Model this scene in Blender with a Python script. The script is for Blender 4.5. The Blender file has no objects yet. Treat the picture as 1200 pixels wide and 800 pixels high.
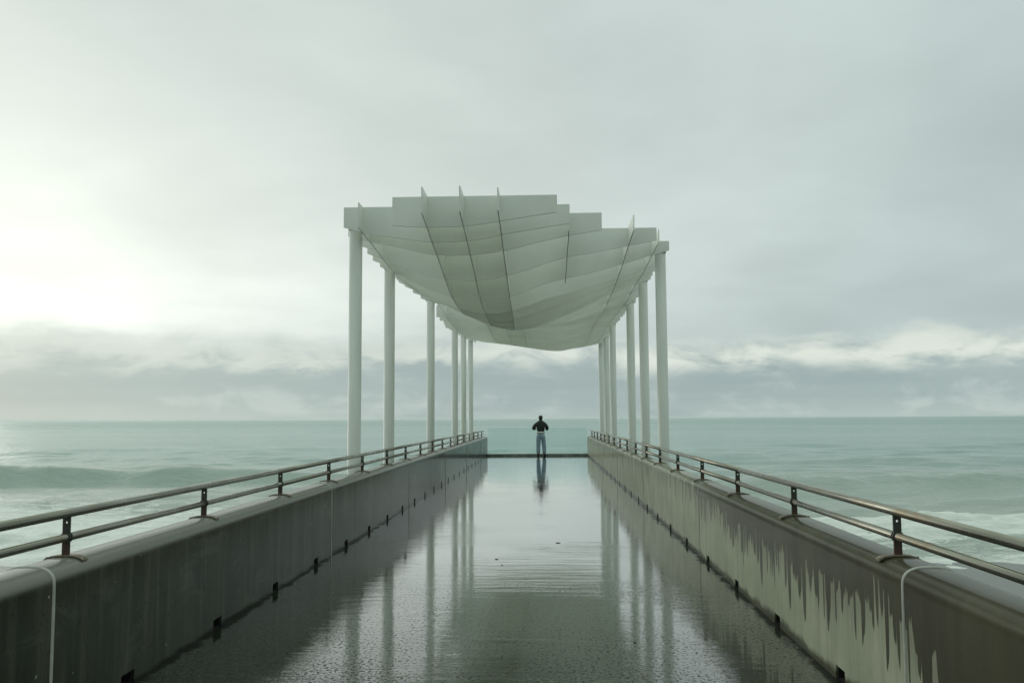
import bpy, bmesh, math, random
import numpy as np
from mathutils import Matrix, Vector

S = bpy.context.scene
C = S.collection
R = math.radians
random.seed(7)
rng = np.random.default_rng(11)

# ------------------------------------------------------------------ camera
cam = bpy.data.cameras.new('camera')
cam.sensor_width = 36.0
cam.lens = 31.5
cam.clip_start = 0.05
cam.clip_end = 60000
camo = bpy.data.objects.new('camera', cam)
C.objects.link(camo)
CAM_H = 1.6
camo.matrix_world = (Matrix.Translation((0, 0, CAM_H)) @ Matrix.Rotation(0.0374, 4, 'Z')
                     @ Matrix.Rotation(math.pi / 2 + 0.0858, 4, 'X') @ Matrix.Rotation(-0.006, 4, 'Z'))
S.camera = camo
S.render.resolution_x, S.render.resolution_y = 1024, 682
S.cycles.max_bounces = 12
S.cycles.diffuse_bounces = 7
S.cycles.volume_bounces = 1
S.view_settings.view_transform = 'Standard'
S.view_settings.look = 'None'
S.view_settings.exposure = 0.0
S.view_settings.gamma = 1.0

SUN_AZ, SUN_EL = R(-50), R(9)          # azimuth from +Y, negative = left
SUN_DIR = Vector((math.sin(SUN_AZ) * math.cos(SUN_EL), math.cos(SUN_AZ) * math.cos(SUN_EL), math.sin(SUN_EL)))


class NT:
    """small helper round a node tree"""
    def __init__(s, tree):
        s.t = tree
        s.n = tree.nodes
        s.l = tree.links

    def new(s, typ, **kw):
        n = s.n.new(typ)
        for k, v in kw.items():
            setattr(n, k, v)
        return n

    def put(s, sock, v):
        if isinstance(v, bpy.types.NodeSocket):
            s.l.new(v, sock)
        else:
            if sock.type == 'RGBA' and isinstance(v, (int, float)):
                v = (v, v, v, 1)
            elif sock.type == 'RGBA' and len(v) == 3:
                v = (*v, 1)
            sock.default_value = v

    def m(s, op, a, b=0.0, c=0.0, clamp=False):
        n = s.new('ShaderNodeMath', operation=op, use_clamp=clamp)
        s.put(n.inputs[0], a)
        s.put(n.inputs[1], b)
        s.put(n.inputs[2], c)
        return n.outputs[0]

    def vm(s, op, a, b=(0, 0, 0)):
        n = s.new('ShaderNodeVectorMath', operation=op)
        s.put(n.inputs[0], a)
        s.put(n.inputs[1], b)
        return n.outputs['Value'] if op == 'DOT_PRODUCT' else n.outputs[0]

    def sep(s, v):
        n = s.new('ShaderNodeSeparateXYZ')
        s.put(n.inputs[0], v)
        return n.outputs

    def comb(s, x=0., y=0., z=0.):
        n = s.new('ShaderNodeCombineXYZ')
        for i, v in enumerate((x, y, z)):
            s.put(n.inputs[i], v)
        return n.outputs[0]

    def noise(s, vec, scale=1., detail=4., rough=.5, dist=0., dim='3D', w=None):
        n = s.new('ShaderNodeTexNoise', noise_dimensions=dim)
        if dim != '1D':
            s.put(n.inputs['Vector'], vec)
        if w is not None:
            s.put(n.inputs['W'], w)
        s.put(n.inputs['Scale'], scale)
        s.put(n.inputs['Detail'], detail)
        s.put(n.inputs['Roughness'], rough)
        s.put(n.inputs['Distortion'], dist)
        return n.outputs['Fac']

    def smooth(s, v, a, b, o0=0., o1=1.):
        n = s.new('ShaderNodeMapRange', interpolation_type='SMOOTHSTEP', clamp=True)
        s.put(n.inputs['Value'], v)
        s.put(n.inputs['From Min'], a)
        s.put(n.inputs['From Max'], b)
        s.put(n.inputs['To Min'], o0)
        s.put(n.inputs['To Max'], o1)
        return n.outputs['Result']

    def mix(s, f, a, b, typ='MIX'):
        n = s.new('ShaderNodeMix', data_type='RGBA', blend_type=typ)
        s.put(n.inputs['Factor'], f)
        s.put(n.inputs['A'], a) if False else s.put(n.inputs[6], a)
        s.put(n.inputs[7], b)
        return n.outputs[2]

    def ramp(s, v, stops):
        n = s.new('ShaderNodeValToRGB')
        cr = n.color_ramp
        while len(cr.elements) < len(stops):
            cr.elements.new(0.5)
        for e, (p, c) in zip(cr.elements, stops):
            e.position = p
            e.color = (*c, 1) if len(c) == 3 else c
        s.put(n.inputs[0], v)
        return n.outputs[0]

    def bump(s, h, dist, strength=1., normal=None):
        n = s.new('ShaderNodeBump')
        s.put(n.inputs['Height'], h)
        s.put(n.inputs['Distance'], dist)
        s.put(n.inputs['Strength'], strength)
        if normal is not None:
            s.put(n.inputs['Normal'], normal)
        return n.outputs[0]


# ------------------------------------------------------------------ sky
W = bpy.data.worlds.new('World')
S.world = W
W.use_nodes = True
n = NT(W.node_tree)
for k in list(n.n):
    n.n.remove(k)
out = n.new('ShaderNodeOutputWorld')
bg = n.new('ShaderNodeBackground')
bg.inputs['Strength'].default_value = 0.1
n.l.new(bg.outputs[0], out.inputs[0])
nis = n.new('ShaderNodeTexSky', sky_type='NISHITA')
nis.sun_disc = False
nis.sun_elevation = SUN_EL
nis.sun_rotation = SUN_AZ
tc = n.new('ShaderNodeTexCoord')
d = n.vm('NORMALIZE', tc.outputs['Generated'])
dx, dy, dz = n.sep(d)
sd = n.vm('DOT_PRODUCT', d, tuple(SUN_DIR))
az = n.m('ARCTAN2', dx, dy)
elz = n.m('MAXIMUM', dz, 0.0)
inv = n.m('DIVIDE', 1.0, n.m('ADD', elz, 0.16))
flat = n.comb(n.m('ADD', n.m('MULTIPLY', dx, inv), 4.3), n.m('ADD', n.m('MULTIPLY', dy, inv), 2.9), 0.0)
big = n.noise(flat, 0.75, 5, 0.5, 0.3)
soft = n.noise(flat, 2.0, 4, 0.5, 0.2)
# the veil of high cloud, brightest round the hidden sun; the layer is seen edge-on, so the glow lies flat
VF = 3.0
g2 = Vector((SUN_DIR.x, SUN_DIR.y, SUN_DIR.z * VF)).normalized()
sd2 = n.vm('DOT_PRODUCT', n.vm('NORMALIZE', n.comb(dx, dy, n.m('MULTIPLY', dz, VF))), tuple(g2))
sdn = n.m('ADD', sd2, n.m('MULTIPLY', n.m('SUBTRACT', big, 0.5), 0.10))
veil = n.ramp(n.m('ADD', n.m('MULTIPLY', sdn, 0.5), 0.5), [
    (0.0, (.28, .335, .295)), (0.35, (.36, .425, .39)), (0.54, (.475, .555, .56)), (0.70, (.515, .60, .605)),
    (0.83, (.59, .66, .65)), (0.90, (.70, .76, .735)), (0.945, (.88, .93, .885)), (0.972, (1.08, 1.12, 1.03)),
    (1.0, (1.2, 1.24, 1.14))])
# an overcast sky grows brighter towards the zenith
zen = n.smooth(elz, 0.42, 1.0, 1.0, 1.65)
veil = n.mix(1.0, veil, n.comb(zen, n.m('MULTIPLY', zen, 1.02), n.m('POWER', zen, 0.8)), 'MULTIPLY')
mott = n.smooth(big, 0.3, 0.72, 0.90, 1.06)
mott = n.m('MULTIPLY', mott, n.smooth(soft, 0.3, 0.7, 0.97, 1.03))
veil = n.mix(1.0, veil, n.comb(mott, mott, mott), 'MULTIPLY')
# the bank low over the sea
azv = n.comb(az, elz, 0.0)
wob = n.noise(n.comb(n.m('MULTIPLY', az, 11.0), n.m('MULTIPLY', elz, 24.0), 5.2), 1.0, 7, 0.58, 0.4)
edge = n.m('ADD', 0.082, n.m('MULTIPLY', n.m('SUBTRACT', wob, 0.5), 0.050))
edgew = n.smooth(az, -0.35, 0.25, 0.020, 0.004)
inside = n.smooth(n.m('SUBTRACT', edge, elz), n.m('MULTIPLY', edgew, -1.0), edgew)
puff = n.noise(n.comb(n.m('MULTIPLY', az, 13.0), n.m('MULTIPLY', elz, 30.0), 7.0), 1.0, 6, 0.58, 0.4)
body = n.noise(n.comb(n.m('MULTIPLY', az, 3.0), n.m('MULTIPLY', elz, 30.0), 1.0), 1.0, 5, 0.5, 0.2)
bank = n.ramp(n.m('DIVIDE', elz, 0.10), [(0.0, (.46, .55, .525)), (0.22, (.37, .465, .46)),
                                        (0.55, (.385, .48, .475)), (0.8, (.47, .55, .54)), (1.0, (.60, .68, .63))])
bank = n.mix(n.smooth(puff, 0.48, 0.66, 0.0, 0.5), bank, (.60, .68, .655))
bank = n.mix(n.smooth(body, 0.42, 0.62, 0.0, 0.75), bank, (.335, .425, .43))
glow = n.smooth(sd, 0.66, 1.0, 0.0, 0.42)
bank = n.mix(glow, bank, (.66, .74, .68))
rim = n.m('MULTIPLY', n.smooth(n.m('ABSOLUTE', n.m('SUBTRACT', elz, n.m('SUBTRACT', edge, 0.014))), 0.026, 0.0),
          n.smooth(puff, 0.34, 0.55))
sky = n.mix(inside, veil, bank)
sky = n.mix(n.m('MULTIPLY', rim, n.smooth(az, -0.25, 0.15, 0.65, 0.95)), sky, (.76, .82, .74))
sky10 = n.mix(1.0, sky, (10, 10, 10), 'MULTIPLY')
n.l.new(n.mix(0.975, nis.outputs[0], sky10), bg.inputs['Color'])

sun = bpy.data.lights.new('sun', 'SUN')
sun.energy = 0.5
sun.angle = R(36)
sun.color = (1.0, 0.97, 0.90)
suno = bpy.data.objects.new('sun', sun)
suno.rotation_euler = (-SUN_DIR).to_track_quat('-Z', 'Y').to_euler()
suno.location = (-20, 30, 20)
C.objects.link(suno)


# ------------------------------------------------------------------ helpers
def tag(o, label=None, cat=None, group=None, kind=None):
    if label:
        o['label'] = label
    if cat:
        o['category'] = cat
    if group:
        o['group'] = group
    if kind:
        o['kind'] = kind
    return o


def link(name, me, mat=None, parent=None, loc=(0, 0, 0), smooth=False):
    o = bpy.data.objects.new(name, me)
    C.objects.link(o)
    if mat is not None and len(me.materials) == 0:
        me.materials.append(mat)
    o.location = loc
    if parent is not None:
        o.parent = parent
    if smooth:
        for p in me.polygons:
            p.use_smooth = True
    return o


def empty(name, loc):
    o = bpy.data.objects.new(name, None)
    o.empty_display_size = 0.2
    o.location = loc
    C.objects.link(o)
    return o


def mesh(name, v, f):
    me = bpy.data.meshes.new(name)
    me.from_pydata([tuple(map(float, p)) for p in v], [], f)
    me.update()
    return me


def bm_mesh(name, bm):
    bmesh.ops.recalc_face_normals(bm, faces=bm.faces)
    me = bpy.data.meshes.new(name)
    bm.to_mesh(me)
    bm.free()
    return me


def box(bm, x0, x1, y0, y1, z0, z1):
    vs = [bm.verts.new(p) for p in ((x0, y0, z0), (x1, y0, z0), (x1, y1, z0), (x0, y1, z0),
                                    (x0, y0, z1), (x1, y0, z1), (x1, y1, z1), (x0, y1, z1))]
    for q in ((3, 2, 1, 0), (4, 5, 6, 7), (0, 1, 5, 4), (1, 2, 6, 5), (2, 3, 7, 6), (3, 0, 4, 7)):
        bm.faces.new([vs[i] for i in q])


def tube(bm, a, b, r, seg=16, cap=True):
    a, b = Vector(a), Vector(b)
    t = (b - a).normalized()
    u = t.orthogonal().normalized()
    w = t.cross(u)
    rings = []
    for p in (a, b):
        rings.append([bm.verts.new(p + (u * math.cos(2 * math.pi * i / seg) + w * math.sin(2 * math.pi * i / seg)) * r)
                      for i in range(seg)])
    for i in range(seg):
        j = (i + 1) % seg
        bm.faces.new((rings[0][i], rings[0][j], rings[1][j], rings[1][i]))
    if cap:
        bm.faces.new(rings[0][::-1])
        bm.faces.new(rings[1])


def material(name):
    m = bpy.data.materials.new(name)
    m.use_nodes = True
    t = NT(m.node_tree)
    b = t.n['Principled BSDF']
    pos = t.new('ShaderNodeNewGeometry').outputs['Position']
    return m, t, b, pos


XL, XR, END = -2.545, 1.766, 39.0       # inner faces of the parapets, end of the deck

# ------------------------------------------------------------------ materials
def mat_deck():
    m, t, b, P = material('wet_concrete_deck')
    x, y, z = t.sep(P)
    agg = t.noise(P, 70, 3, 0.6)
    agg2 = t.noise(P, 26, 3, 0.6)
    trowel = t.noise(t.comb(t.m('MULTIPLY', x, 1.1), t.m('MULTIPLY', y, 7.5), 0.0), 1.0, 5, 0.6, 0.7)
    film = t.noise(t.comb(t.m('MULTIPLY', x, 0.55), t.m('MULTIPLY', y, 0.32), 2.0), 1.0, 4, 0.55, 0.4)
    puddle = t.smooth(film, 0.36, 0.58)
    # the far half of the deck lies a little lower and holds water
    far = t.smooth(y, 9.0, 19.0)
    puddle = t.m('MAXIMUM', puddle, t.m('MULTIPLY', far, 0.9))
    col = t.mix(t.smooth(agg2, .35, .7), (.018, .022, .015), (.042, .048, .034))
    grit = t.smooth(agg, .60, .72)
    col = t.mix(t.m('MULTIPLY', grit, 0.4), col, (.11, .11, .095))
    # stones that stand clear of the water film break the mirror; silt and weed gather along the wall foot
    st = t.noise(P, 40, 4, 0.75)
    lo = t.smooth(y, 4.0, 14.0, .515, .63)
    lo = t.m('ADD', lo, t.m('MULTIPLY', t.m('SUBTRACT', puddle, 0.5), 0.05))
    poke = t.m('MULTIPLY', t.smooth(st, lo, t.m('ADD', lo, 0.04)), t.smooth(y, 26.0, 14.0))
    rim = t.m('MINIMUM', t.m('SUBTRACT', x, XL), t.m('SUBTRACT', XR, x))
    silt = t.smooth(t.m('ADD', rim, t.m('MULTIPLY', t.m('SUBTRACT', t.noise(P, 5, 5, 0.7), 0.5), 0.30)), 0.07, 0.02)
    silt = t.m('MULTIPLY', silt, t.smooth(y, 22.0, 7.0, 0.25, 0.95))
    dull = t.m('MAXIMUM', poke, silt)
    t.put(b.inputs['Base Color'], t.mix(silt, col, (.014, .016, .011)))
    t.put(b.inputs['Roughness'], t.m('ADD', t.smooth(puddle, 0, 1, 0.06, 0.03), t.m('MULTIPLY', dull, 0.45)))
    t.put(b.inputs['Specular IOR Level'], t.m('MULTIPLY', t.m('SUBTRACT', 1.0, t.m('MULTIPLY', dull, 0.7)), 0.24))
    t.put(b.inputs['Coat Weight'], t.m('SUBTRACT', 1.0, t.m('MULTIPLY', dull, 0.9)))
    t.put(b.inputs['Coat IOR'], 1.38)
    t.put(b.inputs['Coat Roughness'], t.smooth(puddle, 0, 1, 0.012, 0.004))
    dry = t.m('SUBTRACT', 1.0, puddle)
    b1 = t.bump(trowel, 0.0055, t.m('MULTIPLY', t.m('ADD', t.smooth(y, 20.0, 9.0, 0.26, 0.36), t.m('MULTIPLY', dry, 0.30)), t.smooth(t.noise(P, 0.7, 3, 0.6), .35, .65, .35, 1.3)))
    b2 = t.bump(agg, 0.0003, t.m('ADD', 0.20, t.m('MULTIPLY', dry, 0.6)), b1)
    b3 = t.bump(agg2, 0.0010, t.m('ADD', 0.20, t.m('MULTIPLY', dry, 0.5)), b2)
    t.put(b.inputs['Normal'], b3)
    t.put(b.inputs['Coat Normal'], b3)
    return m


def mat_wall(right):
    m, t, b, P = material('wet_concrete_wall_right' if right else 'wet_concrete_wall_left')
    x, y, z = t.sep(P)
    cloud = t.noise(P, 2.2, 6, 0.6)
    fine = t.noise(P, 60, 3, 0.6)
    streak = t.noise(t.comb(0.0, t.m('MULTIPLY', y, 7.0), t.m('MULTIPLY', z, 0.5)), 1.0, 5, 0.65)
    streak2 = t.noise(t.comb(3.0, t.m('MULTIPLY', y, 2.0), t.m('MULTIPLY', z, 0.35)), 1.0, 4, 0.6)
    if right:
        def drips(scale, seed, base_, length, power):
            vo = t.new('ShaderNodeTexVoronoi', voronoi_dimensions='1D', feature='F1')
            t.put(vo.inputs['W'], t.m('ADD', y, seed))
            t.put(vo.inputs['Scale'], scale)
            rnd = t.m('POWER', t.sep(vo.outputs['Color'])[0], power)
            dd = t.m('MULTIPLY', vo.outputs['Distance'], t.m('ADD', 1.7, t.m('MULTIPLY', rnd, 1.1)))
            arc = t.m('POWER', t.m('MAXIMUM', t.m('SUBTRACT', 1.0, t.m('MULTIPLY', dd, dd)), 0.0), 0.42)
            return t.m('SUBTRACT', base_, t.m('MULTIPLY', t.m('MULTIPLY', rnd, arc), length))
        lobe = t.noise(None, 1.1, 3, 0.55, dim='1D', w=t.m('ADD', y, 20.0))
        frill = t.noise(None, 16.0, 3, 0.6, dim='1D', w=y)
        near = t.smooth(y, 3.2, 5.0, -0.26, 0.0)
        farz = t.smooth(y, 7.5, 12.0, 0.0, 0.22)
        base_ = t.m('ADD', t.m('ADD', t.m('ADD', 0.42, t.m('MULTIPLY', lobe, 0.38)), t.m('MULTIPLY', t.m('SUBTRACT', frill, 0.5), 0.20)), t.m('ADD', near, farz))
        zt = t.m('MINIMUM', drips(8.0, 3.0, base_, 0.46, 2.0), drips(17.0, 31.0, base_, 0.34, 1.7))
        zt = t.m('ADD', zt, t.m('MULTIPLY', t.m('SUBTRACT', t.noise(P, 30, 3, 0.6), 0.5), 0.02))
        wet = t.smooth(t.m('SUBTRACT', z, zt), -0.012, 0.018)
        damp = t.smooth(t.m('ADD', t.m('SUBTRACT', z, base_), t.m('MULTIPLY', cloud, 0.45)), -0.12, 0.22, 0.0, 0.42)
        wet = t.m('MAXIMUM', wet, damp)
        wet = t.m('MULTIPLY', wet, t.smooth(y, 8.0, 14.0, 1.0, 0.45))
        foot = t.smooth(t.m('ADD', z, t.m('MULTIPLY', t.m('SUBTRACT', cloud, 0.5), 0.20)), 0.085, 0.03)
        wet = t.m('MAXIMUM', wet, t.m('MULTIPLY', foot, 0.9))
        dry = t.mix(t.smooth(cloud, .3, .7), (.34, .365, .26), (.46, .48, .355))
        dry = t.mix(t.smooth(streak, .45, .7, 0., .55), dry, (.26, .255, .20))
        wcol = t.mix(t.smooth(streak2, .3, .7), (.036, .035, .018), (.068, .066, .036))
        wcol = t.mix(t.smooth(streak, .5, .72, 0., .5), wcol, (.048, .046, .031))
        col = t.mix(wet, dry, wcol)
        coat = t.m('ADD', 0.18, t.m('MULTIPLY', wet, 0.22))
    else:
        wcol = t.mix(t.smooth(streak2, .3, .7), (.022, .027, .016), (.045, .051, .032))
        wcol = t.mix(t.smooth(streak, .47, .70, 0., .6), wcol, (.105, .110, .078))
        wcol = t.mix(t.smooth(cloud, .5, .75, 0., .4), wcol, (.025, .028, .021))
        blot = t.noise(t.comb(1.0, t.m('MULTIPLY', y, 1.3), t.m('MULTIPLY', z, 2.4)), 1.0, 7, 0.7, 0.6)
        wcol = t.mix(t.smooth(blot, .52, .66, 0., .55), wcol, (.10, .105, .082))
        wcol = t.mix(t.smooth(t.noise(P, 34, 2, 0.5), .66, .70, 0., .8), wcol, (.012, .014, .010))
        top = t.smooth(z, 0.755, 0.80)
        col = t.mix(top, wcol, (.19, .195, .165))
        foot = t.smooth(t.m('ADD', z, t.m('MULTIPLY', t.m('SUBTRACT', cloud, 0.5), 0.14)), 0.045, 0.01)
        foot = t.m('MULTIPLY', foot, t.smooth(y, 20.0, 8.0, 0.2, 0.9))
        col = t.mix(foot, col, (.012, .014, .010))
        spl = t.smooth(t.noise(P, 22, 1, 0.4), .78, .80)
        col = t.mix(t.m('MULTIPLY', spl, .7), col, (.40, .42, .38))
        coat = 0.5
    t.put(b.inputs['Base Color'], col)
    t.put(b.inputs['Roughness'], 0.55)
    t.put(b.inputs['Coat Weight'], t.m('MAXIMUM', coat, t.smooth(z, 0.75, 0.85, 0.0, 0.5)))
    t.put(b.inputs['Specular IOR Level'], 0.12)
    t.put(b.inputs['Coat IOR'], 1.22)
    t.put(b.inputs['Coat Roughness'], 0.10)
    b1 = t.bump(fine, 0.0016, 0.5)
    b2 = t.bump(streak, 0.006, 0.25, b1)
    b3 = t.bump(cloud, 0.02, 0.25, b2)
    t.put(b.inputs['Normal'], b3)
    t.put(b.inputs['Coat Normal'], t.bump(streak, 0.006, 0.22))
    return m


def mat_simple(name, col, rough=0.5, metal=0.0, var=0.12, scale=8., coat=0., bumpd=0., stretch=(1, 1, 1)):
    m, t, b, P = material(name)
    v = t.noise(t.vm('MULTIPLY', P, stretch), scale, 5, 0.6)
    f = t.smooth(v, .3, .7, 1 - var, 1 + var)
    t.put(b.inputs['Base Color'], t.mix(1.0, col, t.comb(f, f, f), 'MULTIPLY'))
    t.put(b.inputs['Roughness'], t.smooth(v, .2, .8, rough * .8, min(1, rough * 1.2)))
    t.put(b.inputs['Metallic'], metal)
    t.put(b.inputs['Coat Weight'], coat)
    if bumpd:
        t.put(b.inputs['Normal'], t.bump(v, bumpd, 0.6))
    return m


def mat_steel():
    m, t, b, P = material('weathered_stainless_rail')
    v = t.noise(t.vm('MULTIPLY', P, (40, 1.2, 40)), 1.0, 5, 0.6)
    r = t.noise(P, 3.0, 5, 0.65)
    col = t.mix(t.smooth(v, .3, .7), (.20, .20, .165), (.36, .355, .30))
    col = t.mix(t.smooth(r, .52, .72, 0., .6), col, (.30, .20, .11))
    t.put(b.inputs['Base Color'], col)
    t.put(b.inputs['Metallic'], 0.9)
    t.put(b.inputs['Roughness'], t.smooth(r, .3, .7, .22, .42))
    return m


def mat_post():
    m, t, b, P = material('rust_stained_post_steel')
    x, y, z = t.sep(P)
    r = t.noise(P, 9.0, 5, 0.65)
    low = t.smooth(t.m('ADD', z, t.m('MULTIPLY', t.m('SUBTRACT', r, 0.5), 0.12)), 0.97, 0.88)
    col = t.mix(t.m('MULTIPLY', low, 0.85), (.055, .058, .048), (.085, .042, .028))
    t.put(b.inputs['Base Color'], col)
    t.put(b.inputs['Metallic'], 0.35)
    t.put(b.inputs['Roughness'], 0.5)
    return m


def mat_glass():
    m, t, b, P = material('teal_tinted_glass')
    t.n.remove(b)
    o = [k for k in t.n if k.type == 'OUTPUT_MATERIAL'][0]
    tr = t.new('ShaderNodeBsdfTransparent')
    sm = t.noise(P, 3.0, 4, 0.6)
    t.put(tr.inputs['Color'], t.mix(t.smooth(sm, .35, .7), (.905, .965, .955), (.93, .972, .965)))
    gl = t.new('ShaderNodeBsdfGlossy')
    gl.inputs['Roughness'].default_value = 0.03
    fr = t.new('ShaderNodeFresnel')
    fr.inputs['IOR'].default_value = 1.45
    ms = t.new('ShaderNodeMixShader')
    t.put(ms.inputs[0], t.m('MULTIPLY', fr.outputs[0], 0.6))
    t.l.new(tr.outputs[0], ms.inputs[1])
    t.l.new(gl.outputs[0], ms.inputs[2])
    t.l.new(ms.outputs[0], o.inputs[0])
    return m


def mat_sea():
    m, t, b, P = material('sea_water')
    x, y, z = t.sep(P)
    at = t.new('ShaderNodeAttribute', attribute_name='foam').outputs['Fac']
    P2 = t.comb(x, y, 0.0)
    # foam: lacy cells broken by noise and drawn out along the shore
    warp = t.noise(P2, 0.35, 4, 0.6)
    wv = t.comb(t.m('ADD', t.m('MULTIPLY', x, 0.55), t.m('MULTIPLY', warp, 3.0)),
                t.m('ADD', t.m('MULTIPLY', y, 1.1), t.m('MULTIPLY', warp, 2.0)), 0.0)
    f1 = t.noise(wv, 0.50, 8, 0.68, 0.8)
    f2 = t.noise(wv, 2.4, 6, 0.7, 1.2)
    ff = t.m('ADD', t.m('MULTIPLY', f1, 0.62), t.m('MULTIPLY', f2, 0.38))
    th = t.m('SUBTRACT', 0.74, t.m('MULTIPLY', at, 0.42))
    foam = t.smooth(t.m('SUBTRACT', ff, th), -0.05, 0.075)
    foam = t.m('MULTIPLY', foam, t.smooth(t.noise(wv, 1.3, 6, 0.7, 0.8), .34, .62, .55, 1.0))
    tint = t.noise(t.comb(t.m('MULTIPLY', x, 0.004), t.m('MULTIPLY', y, 0.012), 0.0), 1.0, 4, 0.55)
    silt = t.smooth(y, 130.0, 35.0)
    deep = t.mix(t.smooth(tint, .35, .68), (.175, .305, .285), (.235, .365, .335))
    col = t.mix(silt, deep, (.31, .37, .315))
    col = t.mix(foam, col, (.76, .79, .75))
    t.put(b.inputs['Base Color'], col)
    t.put(b.inputs['IOR'], 1.333)
    t.put(b.inputs['Roughness'], t.m('ADD', t.smooth(y, 60, 900, 0.16, 0.30), t.m('MULTIPLY', foam, 0.4)))
    chop = t.noise(t.comb(t.m('MULTIPLY', x, 0.7), t.m('MULTIPLY', y, 1.6), 0.0), 0.9, 6, 0.62, 0.3)
    lng = t.noise(t.comb(t.m('MULTIPLY', x, 0.018), t.m('MULTIPLY', y, 0.085), 5.0), 1.0, 6, 0.62, 0.2)
    b1 = t.bump(lng, t.smooth(y, 60, 600, 0.3, 1.4), 0.6)
    b2 = t.bump(chop, t.smooth(y, 30, 300, 0.26, 0.45), 0.9, b1)
    b3 = t.bump(foam, 0.06, 0.6, b2)
    t.put(b.inputs['Normal'], b3)
    return m


def mat_sand():
    m, t, b, P = material('wet_dark_gravel_beach')
    a = t.noise(P, 9, 6, 0.65)
    t.put(b.inputs['Base Color'], t.mix(t.smooth(a, .3, .7), (.070, .075, .068), (.12, .125, .11)))
    t.put(b.inputs['Roughness'], 0.3)
    t.put(b.inputs['Normal'], t.bump(a, 0.03, 0.5))
    return m


M_DECK = mat_deck()
M_WALL = {-1: mat_wall(False), 1: mat_wall(True)}
M_HOLE = mat_simple('slot_shade_black', (.008, .008, .007), 0.9)  # near-black colour paints in the shade inside the drain slots
M_SEAL = mat_simple('pale_sealant', (.42, .43, .38), 0.6, var=.2, scale=5)
M_STEEL = mat_steel()
M_POST = mat_post()
M_PLATE = mat_simple('stained_base_plate', (.20, .17, .12), 0.45, 0.5, .3, 30)
M_BOLT = mat_simple('dull_bolt', (.30, .28, .22), 0.4, 0.8, .2, 30)
M_WHITE = mat_simple('white_painted_metal', (.84, .875, .80), 0.42, 0, .05, 1.1, stretch=(1, 1, .5))
M_COL = mat_simple('white_painted_column', (.64, .675, .62), 0.4, 0, .06, 1.2, stretch=(3, 3, .5))
M_GLASS = mat_glass()
M_KERB = mat_simple('dark_wet_kerb', (.20, .24, .21), 0.4, 0, .3, 6, coat=.4)
M_SEA = mat_sea()
M_SAND = mat_sand()

# ------------------------------------------------------------------ sea and beach
SEA_Z = -3.4

ys = [14.0]
while ys[-1] < 130:
    ys.append(ys[-1] + 0.26)
stp = 0.26
while ys[-1] < 16000:
    stp *= 1.055
    ys.append(ys[-1] + stp)
ys = np.array(ys)
ts = np.linspace(-1, 1, 421)
Y = np.repeat(ys[:, None], len(ts), 1)
X = (ts[None, :] * (Y * 0.80 + 22))
dX = (Y * 0.80 + 22) * (ts[1] - ts[0])
dYs = np.gradient(ys)[:, None] * np.ones_like(X)
spc = np.maximum(dX, dYs)
H = np.zeros_like(X)
for i in range(70):
    lam = 1.2 * (40 / 1.2) ** rng.random()
    th = rng.normal(0, 0.42)
    kx, ky = math.sin(th) * 2 * math.pi / lam, math.cos(th) * 2 * math.pi / lam
    amp = 0.0056 * lam ** 0.65
    fade = np.clip((lam / spc - 3.0) / 4.0, 0, 1)
    H += amp * fade * np.sin(kx * X + ky * Y + rng.random() * 6.28)


def wav1(u, seed):
    g = np.random.default_rng(seed)
    return sum(g.normal() * np.sin(u * f + g.random() * 6.28) for f in (.021, .043, .08, .14)) / 2.0 + sum(g.normal() * np.sin(u * f + g.random() * 6.28) for f in (.31, .52, .9)) / 9.0


def swell(y0, amp, back, front, seed, envx):
    """one steepening crest: y0 line, longer back seaward, steep face to shore"""
    c = y0 + 3.5 * wav1(X, seed)
    u = Y - c
    s = np.where(u > 0, np.exp(-(u / back) ** 2), np.exp(-(u / front) ** 2))
    return amp * s * envx, u


FO = np.zeros_like(X)
env = lambda a, b, w: 1 / (1 + np.exp(-(X - a) / w)) * 1 / (1 + np.exp((X - b) / w))
for y0, amp, back, front, seed, e in (
        (74, 1.45, 8, 2.7, 1, env(-120, -14, 5)), (66, 0.85, 7, 3.0, 2, env(9, 110, 4)),
        (108, .30, 12, 7, 3, 0.5 + 0.5 * wav1(X * 1.3, 33)), (150, .35, 16, 9, 4, 0.6 + 0.5 * wav1(X, 34)),
        (53, .22, 5, 2.6, 5, env(-80, 80, 9)), (230, .45, 22, 14, 6, 0.6), (380, .7, 32, 22, 8, 0.8)):
    a, u = swell(y0, amp, back, front, seed, e)
    H += a * (1 + 0.22 * wav1(X * 5 + Y * 1.5, seed + 50))
# breaking white water close in
for y0, amp, seed, e in ((43.0, .22, 21, env(9, 90, 3)), (37, .20, 22, env(-60, 70, 9)), (31.5, .2, 23, 1.0)):
    a, u = swell(y0, amp, 3.2, 1.2, seed, e)
    rough_ = sum(rng.normal() * np.sin(X * rng.uniform(.5, 5) + Y * rng.uniform(-4, 4) + rng.random() * 6) for _ in range(14)) / 4
    H += a * (1 + 0.30 * rough_)
    FO += 0.40 * np.exp(-((u + 0.6) / 2.0) ** 2) * e
FO += 0.50 * np.clip((60 - Y) / 22, 0, 1) ** 1.2 + 0.60 * np.clip((72 - Y) / 28, 0, 1) * (1 / (1 + np.exp(X / 3)))
FO += 0.22 * np.clip((36 - Y) / 5, 0, 1)
FO = np.clip(FO, 0, .90)
H *= np.clip((Y - 20) / 14, 0.1, 1)
nr, nc = X.shape
V = np.stack([X, Y, SEA_Z + H], -1).reshape(-1, 3)
idx = np.arange(nr * nc).reshape(nr, nc)
F = np.stack([idx[:-1, :-1], idx[:-1, 1:], idx[1:, 1:], idx[1:, :-1]], -1).reshape(-1, 4)
me = bpy.data.meshes.new('sea')
me.vertices.add(len(V))
me.vertices.foreach_set('co', V.ravel())
me.loops.add(F.size)
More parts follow.
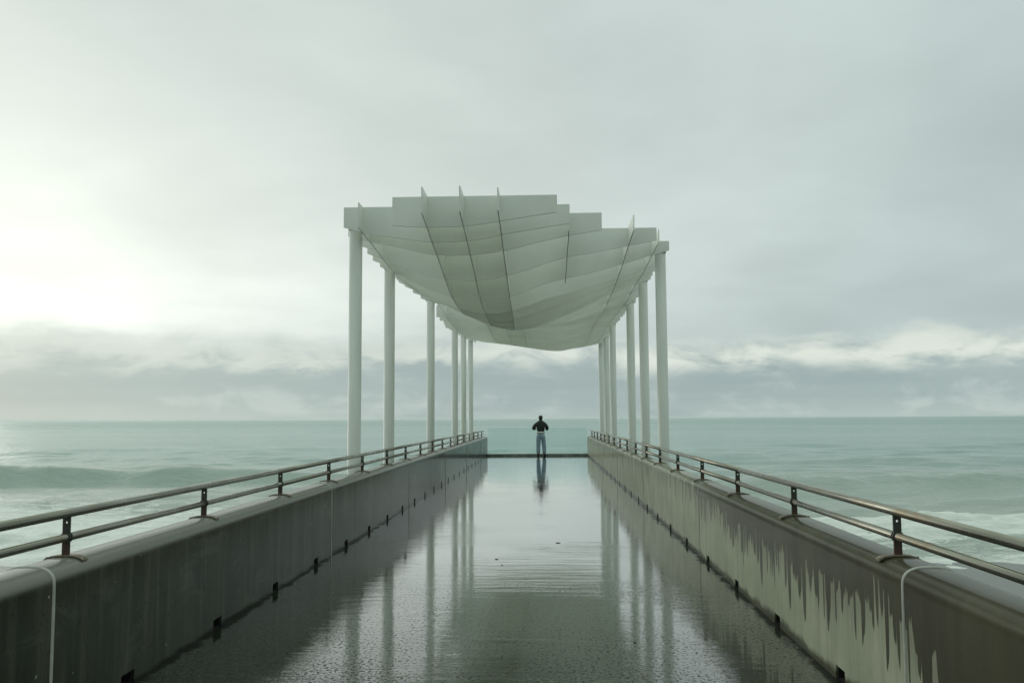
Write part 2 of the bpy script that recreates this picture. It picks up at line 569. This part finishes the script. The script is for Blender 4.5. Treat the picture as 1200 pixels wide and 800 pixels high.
me.loops.foreach_set('vertex_index', F.ravel().astype(np.int32))
me.polygons.add(len(F))
me.polygons.foreach_set('loop_start', np.arange(0, F.size, 4, dtype=np.int32))
me.polygons.foreach_set('loop_total', np.full(len(F), 4, dtype=np.int32))
me.update(calc_edges=True)
me.polygons.foreach_set('use_smooth', np.ones(len(F), dtype=bool))
fa = me.attributes.new('foam', 'FLOAT', 'POINT')
fa.data.foreach_set('value', FO.ravel())
tag(link('sea', me, M_SEA), 'pale teal sea with low swells and lacy surf', None, None, 'structure')

bv, bf = [], []
bys = [-300, -60, -8, 4, 12, 18, 22, 25, 28, 31, 36, 60]
bzs = [-0.62, -0.62, -0.62, -1.3, -2.2, -2.7, -2.95, -3.12, -3.28, -3.45, -3.9, -6]
bxs = list(np.linspace(-120, 120, 61))
for yy, zz in zip(bys, bzs):
    for xx in bxs:
        bv.append((xx, yy + (1.6 * math.sin(xx * .19) + .8 * math.sin(xx * .47 + 1) if 4 < yy < 40 else 0), zz))
for i in range(len(bys) - 1):
    for j in range(60):
        a = i * 61 + j
        bf.append((a, a + 1, a + 62, a + 61))
tag(link('beach', mesh('beach', bv, bf), M_SAND, smooth=True), 'dark wet shingle beach below the pier', None, None, 'structure')

# ------------------------------------------------------------------ deck
bm = bmesh.new()
box(bm, XL - 0.30, XR + 0.30, -9.0, END + 0.35, -0.6, 0.0)
tag(link('pier_deck', bm_mesh('pier_deck', bm), M_DECK), 'wet reflective concrete pier deck', None, None, 'structure')

# ------------------------------------------------------------------ parapets
WT, WH, DOME = 0.28, 0.75, 0.10
JOINT0, JSTEP = 4.62, 6.02
SCW, SCH, SCD = 0.17, 0.085, 0.20
LIFT = 0.004


def profile(t):                        # rounded coping: t from 0 (inside) to 1 (outside)
    a = math.pi * (1 - t)
    c, s = math.cos(a), math.sin(a)
    e = 0.72
    return (0.5 + 0.5 * math.copysign(abs(c) ** e, c), abs(s) ** e)


def panel_mesh(side, y0, y1, holes):
    x0 = XL if side < 0 else XR
    X_ = lambda u: x0 + side * u
    pts = [(0.0, SCH)] + [(0.0, z) for z in (0.3, 0.5, 0.65)]
    pts += [(WT * profile(i / 26)[0], WH + DOME * profile(i / 26)[1]) for i in range(27)]
    pts += [(WT, SCH)]
    v, f = [], []
    for yy in (y0, y1):
        for u, z in pts:
            v.append((X_(u), yy, z))
    k = len(pts)
    for i in range(k):
        j = (i + 1) % k
        f.append((i, j, k + j, k + i) if side > 0 else (k + i, k + j, j, i))
    for yy in (y0, y1):
        f.append(tuple(range(len(v), len(v) + k)))
        v += [(X_(u), yy, z) for u, z in pts]
    # the foot, cut by the drain slots
    cuts = [y0]
    for h in holes:
        cuts += [h - SCW / 2, h + SCW / 2]
    cuts.append(y1)
    for a, b in zip(cuts[::2], cuts[1::2]):
        o = len(v)
        for yy in (a, b):
            for u, z in ((0, LIFT - .01), (0, SCH), (WT, SCH), (WT, LIFT - .01)):
                v.append((X_(u), yy, z))
        for q in ((0, 1, 5, 4), (2, 3, 7, 6), (0, 3, 2, 1), (4, 5, 6, 7)):
            f.append(tuple(o + w for w in q))
    bm = bmesh.new()
    bm.from_mesh(mesh('tmp', v, f))
    me = bm_mesh('wall_panel', bm)
    for p in me.polygons:
        if abs(p.normal.y) < .5 and p.center.z > WH + .001:
            p.use_smooth = True
    return me


def shift(me, o):
    me.transform(Matrix.Translation(-Vector(o)))
    return me


bounds = [JOINT0 + JSTEP * k for k in range(-2, 6)] + [END]
sc_pos = {-1: [6.9726 + 1.4861 * k for k in range(-9, 22)], 1: [7.1352 + 1.4861 * k for k in range(-9, 22)]}
for side, lab in ((-1, 'dark wet concrete parapet wall on the sunward side without drip stains'),
                  (1, 'concrete parapet wall with dark drip stains running down its inner face')):
    base = (XL if side < 0 else XR, 14.0, 0.0)
    w = tag(empty('parapet_wall', base), lab, 'wall', 'parapet walls along the pier')
    x0 = base[0]
    for k in range(len(bounds) - 1):
        y0, y1 = bounds[k] + 0.008, bounds[k + 1] - 0.008
        hs = [h for h in sc_pos[side] if y0 + .15 < h < y1 - .15]
        link('wall_panel', shift(panel_mesh(side, y0, y1, hs), base), M_WALL[side], w)
        for h in hs:
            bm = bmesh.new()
            # added lining box, closed at its back, coloured black for the slot's inner shade
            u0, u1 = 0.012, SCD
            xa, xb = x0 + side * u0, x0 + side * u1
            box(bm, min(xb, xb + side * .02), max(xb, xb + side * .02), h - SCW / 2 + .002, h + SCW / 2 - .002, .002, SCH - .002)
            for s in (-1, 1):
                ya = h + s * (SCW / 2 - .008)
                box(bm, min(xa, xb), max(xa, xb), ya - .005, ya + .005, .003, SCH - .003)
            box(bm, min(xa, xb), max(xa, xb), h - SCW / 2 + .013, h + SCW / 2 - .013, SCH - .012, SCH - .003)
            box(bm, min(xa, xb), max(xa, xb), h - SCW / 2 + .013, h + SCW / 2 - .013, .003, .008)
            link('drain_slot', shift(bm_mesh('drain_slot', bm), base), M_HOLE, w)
    # pale sealant in the joints, running up the face and over the coping
    for yb in bounds[1:-1]:
        path = [(0.0, LIFT)] + [(0.0, z) for z in (0.2, 0.45, 0.65)]
        path += [(WT * profile(i / 26)[0], WH + DOME * profile(i / 26)[1]) for i in range(27)]
        v, f = [], []
        hw = 0.0125
        for i, (u, z) in enumerate(path):
            # proud of the wall by 5 mm
            nu, nz = (-1.0, 0.0) if i < 4 else ((u - WT / 2) / (WT / 2) * .8, 1.0)
            L = math.hypot(nu, nz)
            for o, yy in ((-.01, yb - hw), (.004, yb - hw), (.007, yb), (.004, yb + hw), (-.01, yb + hw)):
                v.append((x0 + side * (u + nu / L * o), yy, z + nz / L * o))
        for i in range(len(path) - 1):
            for j in range(4):
                a = i * 5 + j
                f.append((a, a + 1, a + 6, a + 5))
        bm = bmesh.new()
        bm.from_mesh(mesh('tmp', v, f))
        link('sealant_strip', shift(bm_mesh('sealant_strip', bm), base), M_SEAL, w, smooth=True)

# ------------------------------------------------------------------ handrails
TOPZ, LOWZ, RR = 1.088, 0.955, 0.025
P0, PS = 4.975, 2.02
RAIL_END = 38.55


def post_mesh():
    bm = bmesh.new()
    hw, z0, z1 = 0.021, 0.845 - .85, TOPZ - 0.02 - .85
    outer = [bm.verts.new((x, -.006, z)) for x, z in ((-hw, z0), (hw, z0), (hw, z1), (-hw, z1))]
    hz = 1.038 - .85
    inner = [bm.verts.new((.0075 * math.cos(a), -.006, hz + .0075 * math.sin(a))) for a in
             [2 * math.pi * i / 12 for i in range(12)]]
    ed = [bm.edges.new((L[i], L[(i + 1) % len(L)])) for L in (outer, inner) for i in range(len(L))]
    bmesh.ops.triangle_fill(bm, use_beauty=True, edges=ed)
    r = bmesh.ops.extrude_face_region(bm, geom=bm.faces[:])
    bmesh.ops.translate(bm, verts=[e for e in r['geom'] if isinstance(e, bmesh.types.BMVert)], vec=(0, .012, 0))
    # collar where the lower rail passes
    for s in (-1, 1):
        tube(bm, (0, s * .006, LOWZ - .85), (0, s * .016, LOWZ - .85), .031, 16)
    return bm_mesh('post', bm)


def plate_mesh():
    v, f = [], []
    N = 10
    for i in range(N + 1):
        u = 0.5 + (i / N - .5) * 0.80
        # follow the coping, 4 mm clear of it
        px = WT * u - WT / 2
        a = abs(2 * u - 1)
        zz = WH + DOME * (1 - a ** (2 / .72)) ** (.72 / 2) - .85 if a < 1 else WH - .85
        for yy in (-.03, .03):
            v.append((px, yy, zz + .003))
            v.append((px, yy, zz + .012))
    for i in range(N):
        a = i * 4
        b_ = a + 4
        f += [(a + 1, a + 3, b_ + 3, b_ + 1), (a, b_, b_ + 2, a + 2), (a, a + 1, b_ + 1, b_), (a + 2, b_ + 2, b_ + 3, a + 3)]
    f += [(0, 2, 3, 1), (N * 4, N * 4 + 1, N * 4 + 3, N * 4 + 2)]
    bm = bmesh.new()
    bm.from_mesh(mesh('tmp', v, f))
    return bm_mesh('base_plate', bm)


def bolt_mesh():
    bm = bmesh.new()
    tube(bm, (0, 0, -.02), (0, 0, .030), .0065, 8)
    tube(bm, (0, 0, .006), (0, 0, .008), .013, 6)
    return bm_mesh('bolt', bm)


pm, plm, blm = post_mesh(), plate_mesh(), bolt_mesh()
for m_, mm in ((pm, M_POST), (plm, M_PLATE), (blm, M_BOLT)):
    m_.materials.append(mm)
for side, lab in ((-1, 'two-bar steel handrail on the dark wet parapet wall'),
                  (1, 'two-bar steel handrail on the drip-stained parapet wall')):
    rx = (XL - WT / 2 + .005) if side < 0 else (XR + WT / 2 - .02)
    base = (rx, 14.0, 0.85)
    hr = tag(empty('handrail', base), lab, 'handrail', 'handrails on the parapet walls')
    for nm, zz in (('top_rail', TOPZ), ('lower_rail', LOWZ)):
        bm = bmesh.new()
        prev = -8.9
        for yy in list(np.linspace(-8.9, RAIL_END, 9))[1:]:
            tube(bm, (0, prev - 14, zz - .85), (0, yy - 14 - (.004 if yy < RAIL_END else 0), zz - .85), RR if nm == 'top_rail' else .0225, 20)
            prev = yy
        me = bm_mesh(nm, bm)
        o = link(nm, me, M_STEEL, hr)
        for p in me.polygons:
            p.use_smooth = abs(p.normal.y) < .5
    for k in range(-6, 17):
        p = link('post', pm, None, hr, (0, P0 + PS * k - 14, 0))
        link('base_plate', plm, None, p)
        for s in (-1, 1):
            b_ = link('bolt', blm, None, p, (s * .095, 0, -.028))
            b_.rotation_euler = (0, s * .5, random.uniform(0, 1))

# ------------------------------------------------------------------ canopy
TOP = CAM_H + 3.28
ctrl = """-2.25 13 2.86;-1.49 13 2.825;-1.2 13 2.83;-.5 13 2.92;.19 13 3.02;1.5 13 3.1
-3.11 13.6 2.97;-2.68 13.6 2.84;-1.81 13.6 2.72;-1.19 13.6 2.73;-.52 13.6 2.85;.39 13.6 2.98
-3.18 14.2 2.95;-2.43 14.2 2.79;-1.74 14.2 2.63;-1.49 14.2 2.62;-.54 14.2 2.70;.41 14.2 2.92;.92 14.2 3.0
-2.11 15.4 2.50;-1.83 15.4 2.45;-1.39 15.4 2.39;-.59 15.4 2.49;0 15.4 2.67;.41 15.4 2.79;.69 15.4 2.83;1.39 15.4 2.96;1.94 15.4 3.06
-1.58 16.6 2.22;-.63 16.6 2.27;.32 16.6 2.58;.79 16.6 2.68;1.47 16.6 2.86;1.77 16.6 2.95;2.3 16.6 3.1
0 17.2 2.46;.82 17.2 2.64;1.43 17.2 2.81;.85 17.8 2.59;1.39 17.8 2.74
-.61 18.4 2.06;0 18.4 2.25;.88 18.4 2.53;1.42 18.4 2.73;-.5 19 1.94;0 19 2.08;.72 19 2.38;2.3 18.4 3.02
-3.0 15.3 2.86;-3.0 16.9 2.82;-3.0 18.5 2.86;-3.0 20.4 2.92;-3.0 22.2 2.97;-3.0 23.1 3.05;-3 25.8 2.9;-3 28 2.84;-3 29.5 2.88;-3 32.3 3.0;-3 35.4 3.12;-3 36.4 3.14
-2.0 20 2.44;-1.62 20 2.26;-1.24 20 2.10;-.86 20 1.99;-.4 20 2.0;.3 20 2.2;1.2 20 2.6;2.2 20 2.99
-1.5 22 2.55;-.2 22 2.30;.15 22 2.27;.8 22 2.42;1.4 22 2.62;2.2 23 2.92
-1.5 25 2.82;-.4 25 2.66;.4 25 2.58;1.2 25 2.68;2.2 26 2.98
-1.5 29 2.70;-.3 29 2.60;.5 29 2.52;1.3 29 2.66;2.2 29.2 3.0
-2.5 33 2.90;-.79 33 2.64;.31 33 2.48;.63 33 2.48;1.26 33 2.66;1.93 33 2.80;2.3 33 2.92
-2.0 36.4 3.05;-.6 36.4 2.90;.5 36.4 2.80;1.4 36.4 2.86;2.2 36.4 3.0"""
cp = np.array([list(map(float, q.split())) for q in ctrl.replace('\n', ';').split(';')])
SC = np.array([1.0, 0.55])


def kern(a, b):
    r2 = (((a[:, None, :] - b[None, :, :]) * SC) ** 2).sum(-1)
    return r2 * np.log(r2 + 1e-9) * 0.5


A = kern(cp[:, :2], cp[:, :2]) + 0.03 * np.eye(len(cp))
Pm = np.c_[np.ones(len(cp)), cp[:, :2]]
big_ = np.block([[A, Pm], [Pm.T, np.zeros((3, 3))]])
sol = np.linalg.solve(big_, np.r_[cp[:, 2], np.zeros(3)])


def soffit(x, y):
    q = np.c_[np.atleast_1d(x).astype(float), np.atleast_1d(y).astype(float)]
    q = np.broadcast_to(q, (max(len(q), 1), 2))
    z = kern(q, cp[:, :2]) @ sol[:-3] + np.c_[np.ones(len(q)), q] @ sol[-3:]
    return np.minimum(z, 3.16) + CAM_H


CB = (-0.39, 24.0, 0.0)
canopy = tag(empty('canopy', CB), 'white canopy of crossed curved fins on tall round columns over the pier', 'canopy')


def sheet(name, path, top, th, axis, mat):
    """thin upright plate: bottom follows path (list of (x,y,z)), flat top"""
    v, f = [], []
    k = len(path)
    for s in (-1, 1):
        for (x, y, z) in path:
            o = (0, s * th / 2) if axis == 'x' else (s * th / 2, 0)
            v.append((x + o[0] - CB[0], y + o[1] - CB[1], z))
            v.append((x + o[0] - CB[0], y + o[1] - CB[1], top))
    B = 2 * k
    for i in range(k - 1):
        a = 2 * i
        f += [(a, a + 2, a + 3, a + 1), (B + a, B + a + 1, B + a + 3, B + a + 2),
              (a, B + a, B + a + 2, a + 2), (a + 1, a + 3, B + a + 3, B + a + 1)]
    f += [(0, 1, B + 1, B), (B - 2, 2 * B - 2, 2 * B - 1, B - 1)]
    bm = bmesh.new()
    bm.from_mesh(mesh('tmp', v, f))
    return link(name, bm_mesh(name, bm), mat, canopy)


ext = {0: (-2.25, .19), 1: (-3.11, .39), 2: (-3.17, .92), 3: (-3.12, -2.86), 5: (-3.12, -2.55), 4: (-3.10, 1.94), 6: (-3.10, 2.32)}
for i in range(40):
    if i in (7, 12, 14):
        continue
    y = 13.0 + 0.6 * i
    x0, x1 = ext.get(i, (-3.10 + .04 * math.sin(i * 1.7), 2.32 + .03 * math.sin(i * 2.3)))
    if i in (18, 19, 20):
        x0 = -2.3
    if i == 38:
        x0, x1 = -2.6, 1.9
    if i == 39:
        x0, x1 = -1.9, 1.4
    xs = np.linspace(x0, x1, max(5, int((x1 - x0) / 0.12)))
    zs = soffit(xs, np.full_like(xs, y))
    sheet('cross_fin', [(a, y, b) for a, b in zip(xs, zs)], TOP, 0.032, 'x', M_WHITE)
for x, ya, yb in ((-2.82, 13.3, 36.2), (-1.734, 12.43, 36.6), (-1.193, 12.40, 36.9), (-.66, 12.52, 36.9),
                  (.387, 13.95, 17.0), (1.454, 14.4, 36.7), (2.0, 15.55, 36.2)):
    yy = np.arange(ya, yb + .01, 0.15)
    zs = soffit(np.full_like(yy, x), yy) - 0.004
    zs = np.minimum(zs, TOP - 0.22 - .03 * np.exp(-(yy - ya) * 3))
    sheet('long_fin', [(x, a, b) for a, b in zip(yy, zs)], TOP + .004, 0.016, 'y', M_WHITE)

U, C0 = 3.0736, 13.845
for cx, ks in ((-2.9726, (0, 1, 3, 5, 6, 7)), (2.1935, (1, 2, 3, 5, 6, 7))):
    for k in ks:
        y = C0 + U * k
        zt = float(soffit(cx, y)[0]) + 0.06
        bm = bmesh.new()
        rr = 0.102
        tube(bm, (cx - CB[0], y - CB[1], -4.6), (cx - CB[0], y - CB[1], zt), rr, 32)
        # cap plate and two lugs that grip the fins
        tube(bm, (cx - CB[0], y - CB[1], zt), (cx - CB[0], y - CB[1], zt + .02), rr + .012, 32)
        box(bm, cx - CB[0] - .012, cx - CB[0] + .012, y - CB[1] - .10, y - CB[1] + .10, zt + .02, zt + .12)
        me = bm_mesh('column', bm)
        for p in me.polygons:
            p.use_smooth = abs(p.normal.z) < .5
        link('column', me, M_COL, canopy)

# ------------------------------------------------------------------ glass end
GB = ((XL + XR) / 2, 38.9, 0.0)
g = tag(empty('glass_balustrade', GB), 'clear teal-tinted glass balustrade on a dark kerb closing the pier end', 'balustrade')
bm = bmesh.new()
box(bm, XL + .004 - GB[0], XR - .004 - GB[0], -.14, .14, -.005, .09)
bmesh.ops.bevel(bm, geom=bm.edges[:], offset=.012, segments=2, affect='EDGES')
link('base_kerb', bm_mesh('base_kerb', bm), M_KERB, g)
npan = 4
wd = (XR - XL - .02) / npan
for k in range(npan):
    bm = bmesh.new()
    xa = XL + .01 + wd * k - GB[0]
    box(bm, xa + .006, xa + wd - .006, -.008, .008, .085, 1.20)
    link('glass_panel', bm_mesh('glass_panel', bm), M_GLASS, g)

# ------------------------------------------------------------------ the onlooker
PB = Vector((-0.235, 38.52, 0.0))
per = tag(empty('person', PB), 'person in dark jacket and pale jeans leaning at the glass, seen from behind', 'person')
M_SKIN = mat_simple('skin', (.42, .26, .19), .5)
M_HAIR = mat_simple('dark_hair', (.018, .016, .014), .6)
M_JACK = mat_simple('dark_jacket', (.018, .024, .020), .75, var=.3, scale=14, bumpd=.01)
M_JEAN = mat_simple('pale_jeans', (.28, .38, .47), .8, var=.25, scale=9, bumpd=.006)
M_SHIRT = mat_simple('pale_shirt', (.55, .58, .54), .8)
M_SHOE = mat_simple('dark_shoe', (.03, .032, .03), .6)


def skin_obj(name, chains, mat, parent, sub=2):
    """chains: lists of ((x,y,z), rx, ry); equal points are shared"""
    vs, rs, es, key = [], [], [], {}
    for ch in chains:
        prev = None
        for (p, rx, ry) in ch:
            q = tuple(round(c, 4) for c in p)
            if q not in key:
                key[q] = len(vs)
                vs.append(p)
                rs.append((rx, ry))
            i = key[q]
            if prev is not None and prev != i:
                es.append((prev, i))
            prev = i
    me = bpy.data.meshes.new(name)
    me.from_pydata(vs, es, [])
    me.materials.append(mat)
    o = bpy.data.objects.new(name, me)
    C.objects.link(o)
    o.parent = parent
    md = o.modifiers.new('skin', 'SKIN')
    md.use_smooth_shade = True
    md.branch_smoothing = 0.3
    for i, r in enumerate(rs):
        me.skin_vertices[0].data[i].radius = r
        me.skin_vertices[0].data[i].use_root = (i == 0)
    sb = o.modifiers.new('sub', 'SUBSURF')
    sb.levels = sb.render_levels = sub
    return o


pel = ((0, 0, .96), .13, .10)
legs = []
for s in (-1, 1):
    legs.append([pel, ((s * .085, 0, .90), .085, .09), ((s * .105, .01, .50), .058, .062),
                 ((s * .112, -.02, .12), .038, .042), ((s * .115, .02, .05), .036, .036), ((s * .122, .13, .035), .034, .026)])
arms, fingers = [], []
for s in (-1, 1):
    sh = ((s * .165, 0, 1.37), .045, .045)
    el = ((s * .265, -.02, 1.18), .042, .044)
    wr = ((s * .215, .20, 1.17), .028, .024)
    pa = ((s * .195, .265, 1.195), .036, .018)
    arms.append([((0, 0, 1.36), .10, .08), sh, el, wr, pa])
    for k, (off, ln) in enumerate(((-.030, .055), (-.010, .070), (.010, .066), (.028, .050))):
        a = (s * (.195 + off * .9), .30, 1.20)
        fingers.append([pa, (a, .0095, .0095), ((a[0], a[1] + ln * .55, 1.197), .009, .009), ((a[0], a[1] + ln * .8, 1.175), .008, .008)])
    fingers.append([wr, ((s * .165, .245, 1.195), .011, .011), ((s * .150, .275, 1.20), .0095, .0095), ((s * .147, .300, 1.196), .0085, .0085)])
spine = [pel, ((0, 0, 1.14), .125, .095), ((0, 0, 1.36), .10, .08), ((0, .015, 1.50), .052, .055),
         ((0, .03, 1.575), .062, .072), ((0, .035, 1.65), .076, .092), ((0, .03, 1.715), .055, .068)]
skin_obj('body', [spine] + legs + arms + fingers, M_SKIN, per)
tor = ((0, 0, 1.30), .215, .165)
jack = [[((0, 0, 1.02), .195, .155), ((0, 0, 1.14), .200, .155), tor, ((0, .0, 1.43), .18, .135), ((0, .010, 1.53), .085, .085)]]
for s_ in (-1, 1):
    jack.append([tor, ((s_ * .185, 0, 1.385), .115, .11), ((s_ * .275 - .03 * (s_ < 0), -.03, 1.20), .080, .082), ((s_ * .275 - .04 * (s_ < 0), .04, 1.13 + .03 * (s_ < 0)), .068, .068), ((s_ * .225, .17, 1.16), .056, .054)])
skin_obj('jacket', jack, M_JACK, per)
tr = [[((0, 0, 1.00), .172, .135), ((0, 0, .91), .175, .14)]]
for s_ in (-1, 1):
    q = .045 if s_ > 0 else 0.0
    tr.append([((0, 0, .91), .175, .14), ((s_ * .095, 0, .78), .115, .118), ((s_ * .105 + q * .5, .03 * (q > 0), .50), .092, .096), ((s_ * .112 + q, -.02, .09), .080, .086)])
skin_obj('jeans', tr, M_JEAN, per)
skin_obj('shirt_hem', [[((0, 0, .93), .190, .15), ((0, 0, 1.00), .198, .157), ((0, 0, 1.06), .19, .15)]], M_SHIRT, per, 2)
skin_obj('hair', [[((0, -.02, 1.50), .062, .062), ((0, -.005, 1.58), .088, .090), ((0, .008, 1.66), .104, .115), ((0, .02, 1.735), .078, .088)]], M_HAIR, per)
for s_ in (-1, 1):
    q = .045 if s_ > 0 else 0.0
    skin_obj('shoe', [[((s_ * .115 + q, -.07, .05), .060, .055), ((s_ * .12 + q, .05, .048), .062, .050), ((s_ * .13 + q * 1.5, .17, .036), .052, .038)]], M_SHOE, per)

# ------------------------------------------------------------------ scraps on the deck
M_LEAF = mat_simple('dark_leaf', (.02, .018, .012), .6)
for k, (x, y, s) in enumerate(((.135, 11.75, .030), (-.58, 10.4, .016), (-.50, 10.0, .010), (.62, 6.6, .010))):
    bm = bmesh.new()
    ring = []
    for i in range(9):
        a = 2 * math.pi * i / 9
        r = s * (0.6 + 0.5 * random.random())
        ring.append((r * math.cos(a) * 1.3, r * math.sin(a), 0.002 + .005 * random.random()))
    lo = [bm.verts.new((p[0] * .8, p[1] * .8, 0.001)) for p in ring]
    hi = [bm.verts.new(p) for p in ring]
    top = bm.verts.new((0, 0, .008))
    bm.faces.new(lo[::-1])
    for i in range(9):
        j = (i + 1) % 9
        bm.faces.new((lo[i], lo[j], hi[j], hi[i]))
        bm.faces.new((hi[i], hi[j], top))
    tag(link('leaf_scrap', bm_mesh('leaf_scrap', bm), M_LEAF, None, (x, y, 0.0)),
        'largest dark leaf scrap lying flat on the wet deck' if k == 0 else 'small dark crumpled leaf scrap lying on the wet deck', 'leaf', 'leaf scraps on the deck')

# ------------------------------------------------------------------ sea haze
bm = bmesh.new()
box(bm, -14000, 14000, -400, 17000, -8.0, 8.5)
hz = bpy.data.materials.new('sea_haze')
hz.use_nodes = True
ht = NT(hz.node_tree)
ht.n.remove(ht.n['Principled BSDF'])
pv = ht.new('ShaderNodeVolumePrincipled')
pv.inputs['Color'].default_value = (.98, 1.0, .985, 1)
pv.inputs['Density'].default_value = 0.00006
pv.inputs['Anisotropy'].default_value = 0.3
ht.l.new(pv.outputs[0], [k for k in ht.n if k.type == 'OUTPUT_MATERIAL'][0].inputs['Volume'])
tag(link('haze', bm_mesh('haze', bm), hz), 'thin pale haze over the sea', None, None, 'stuff')
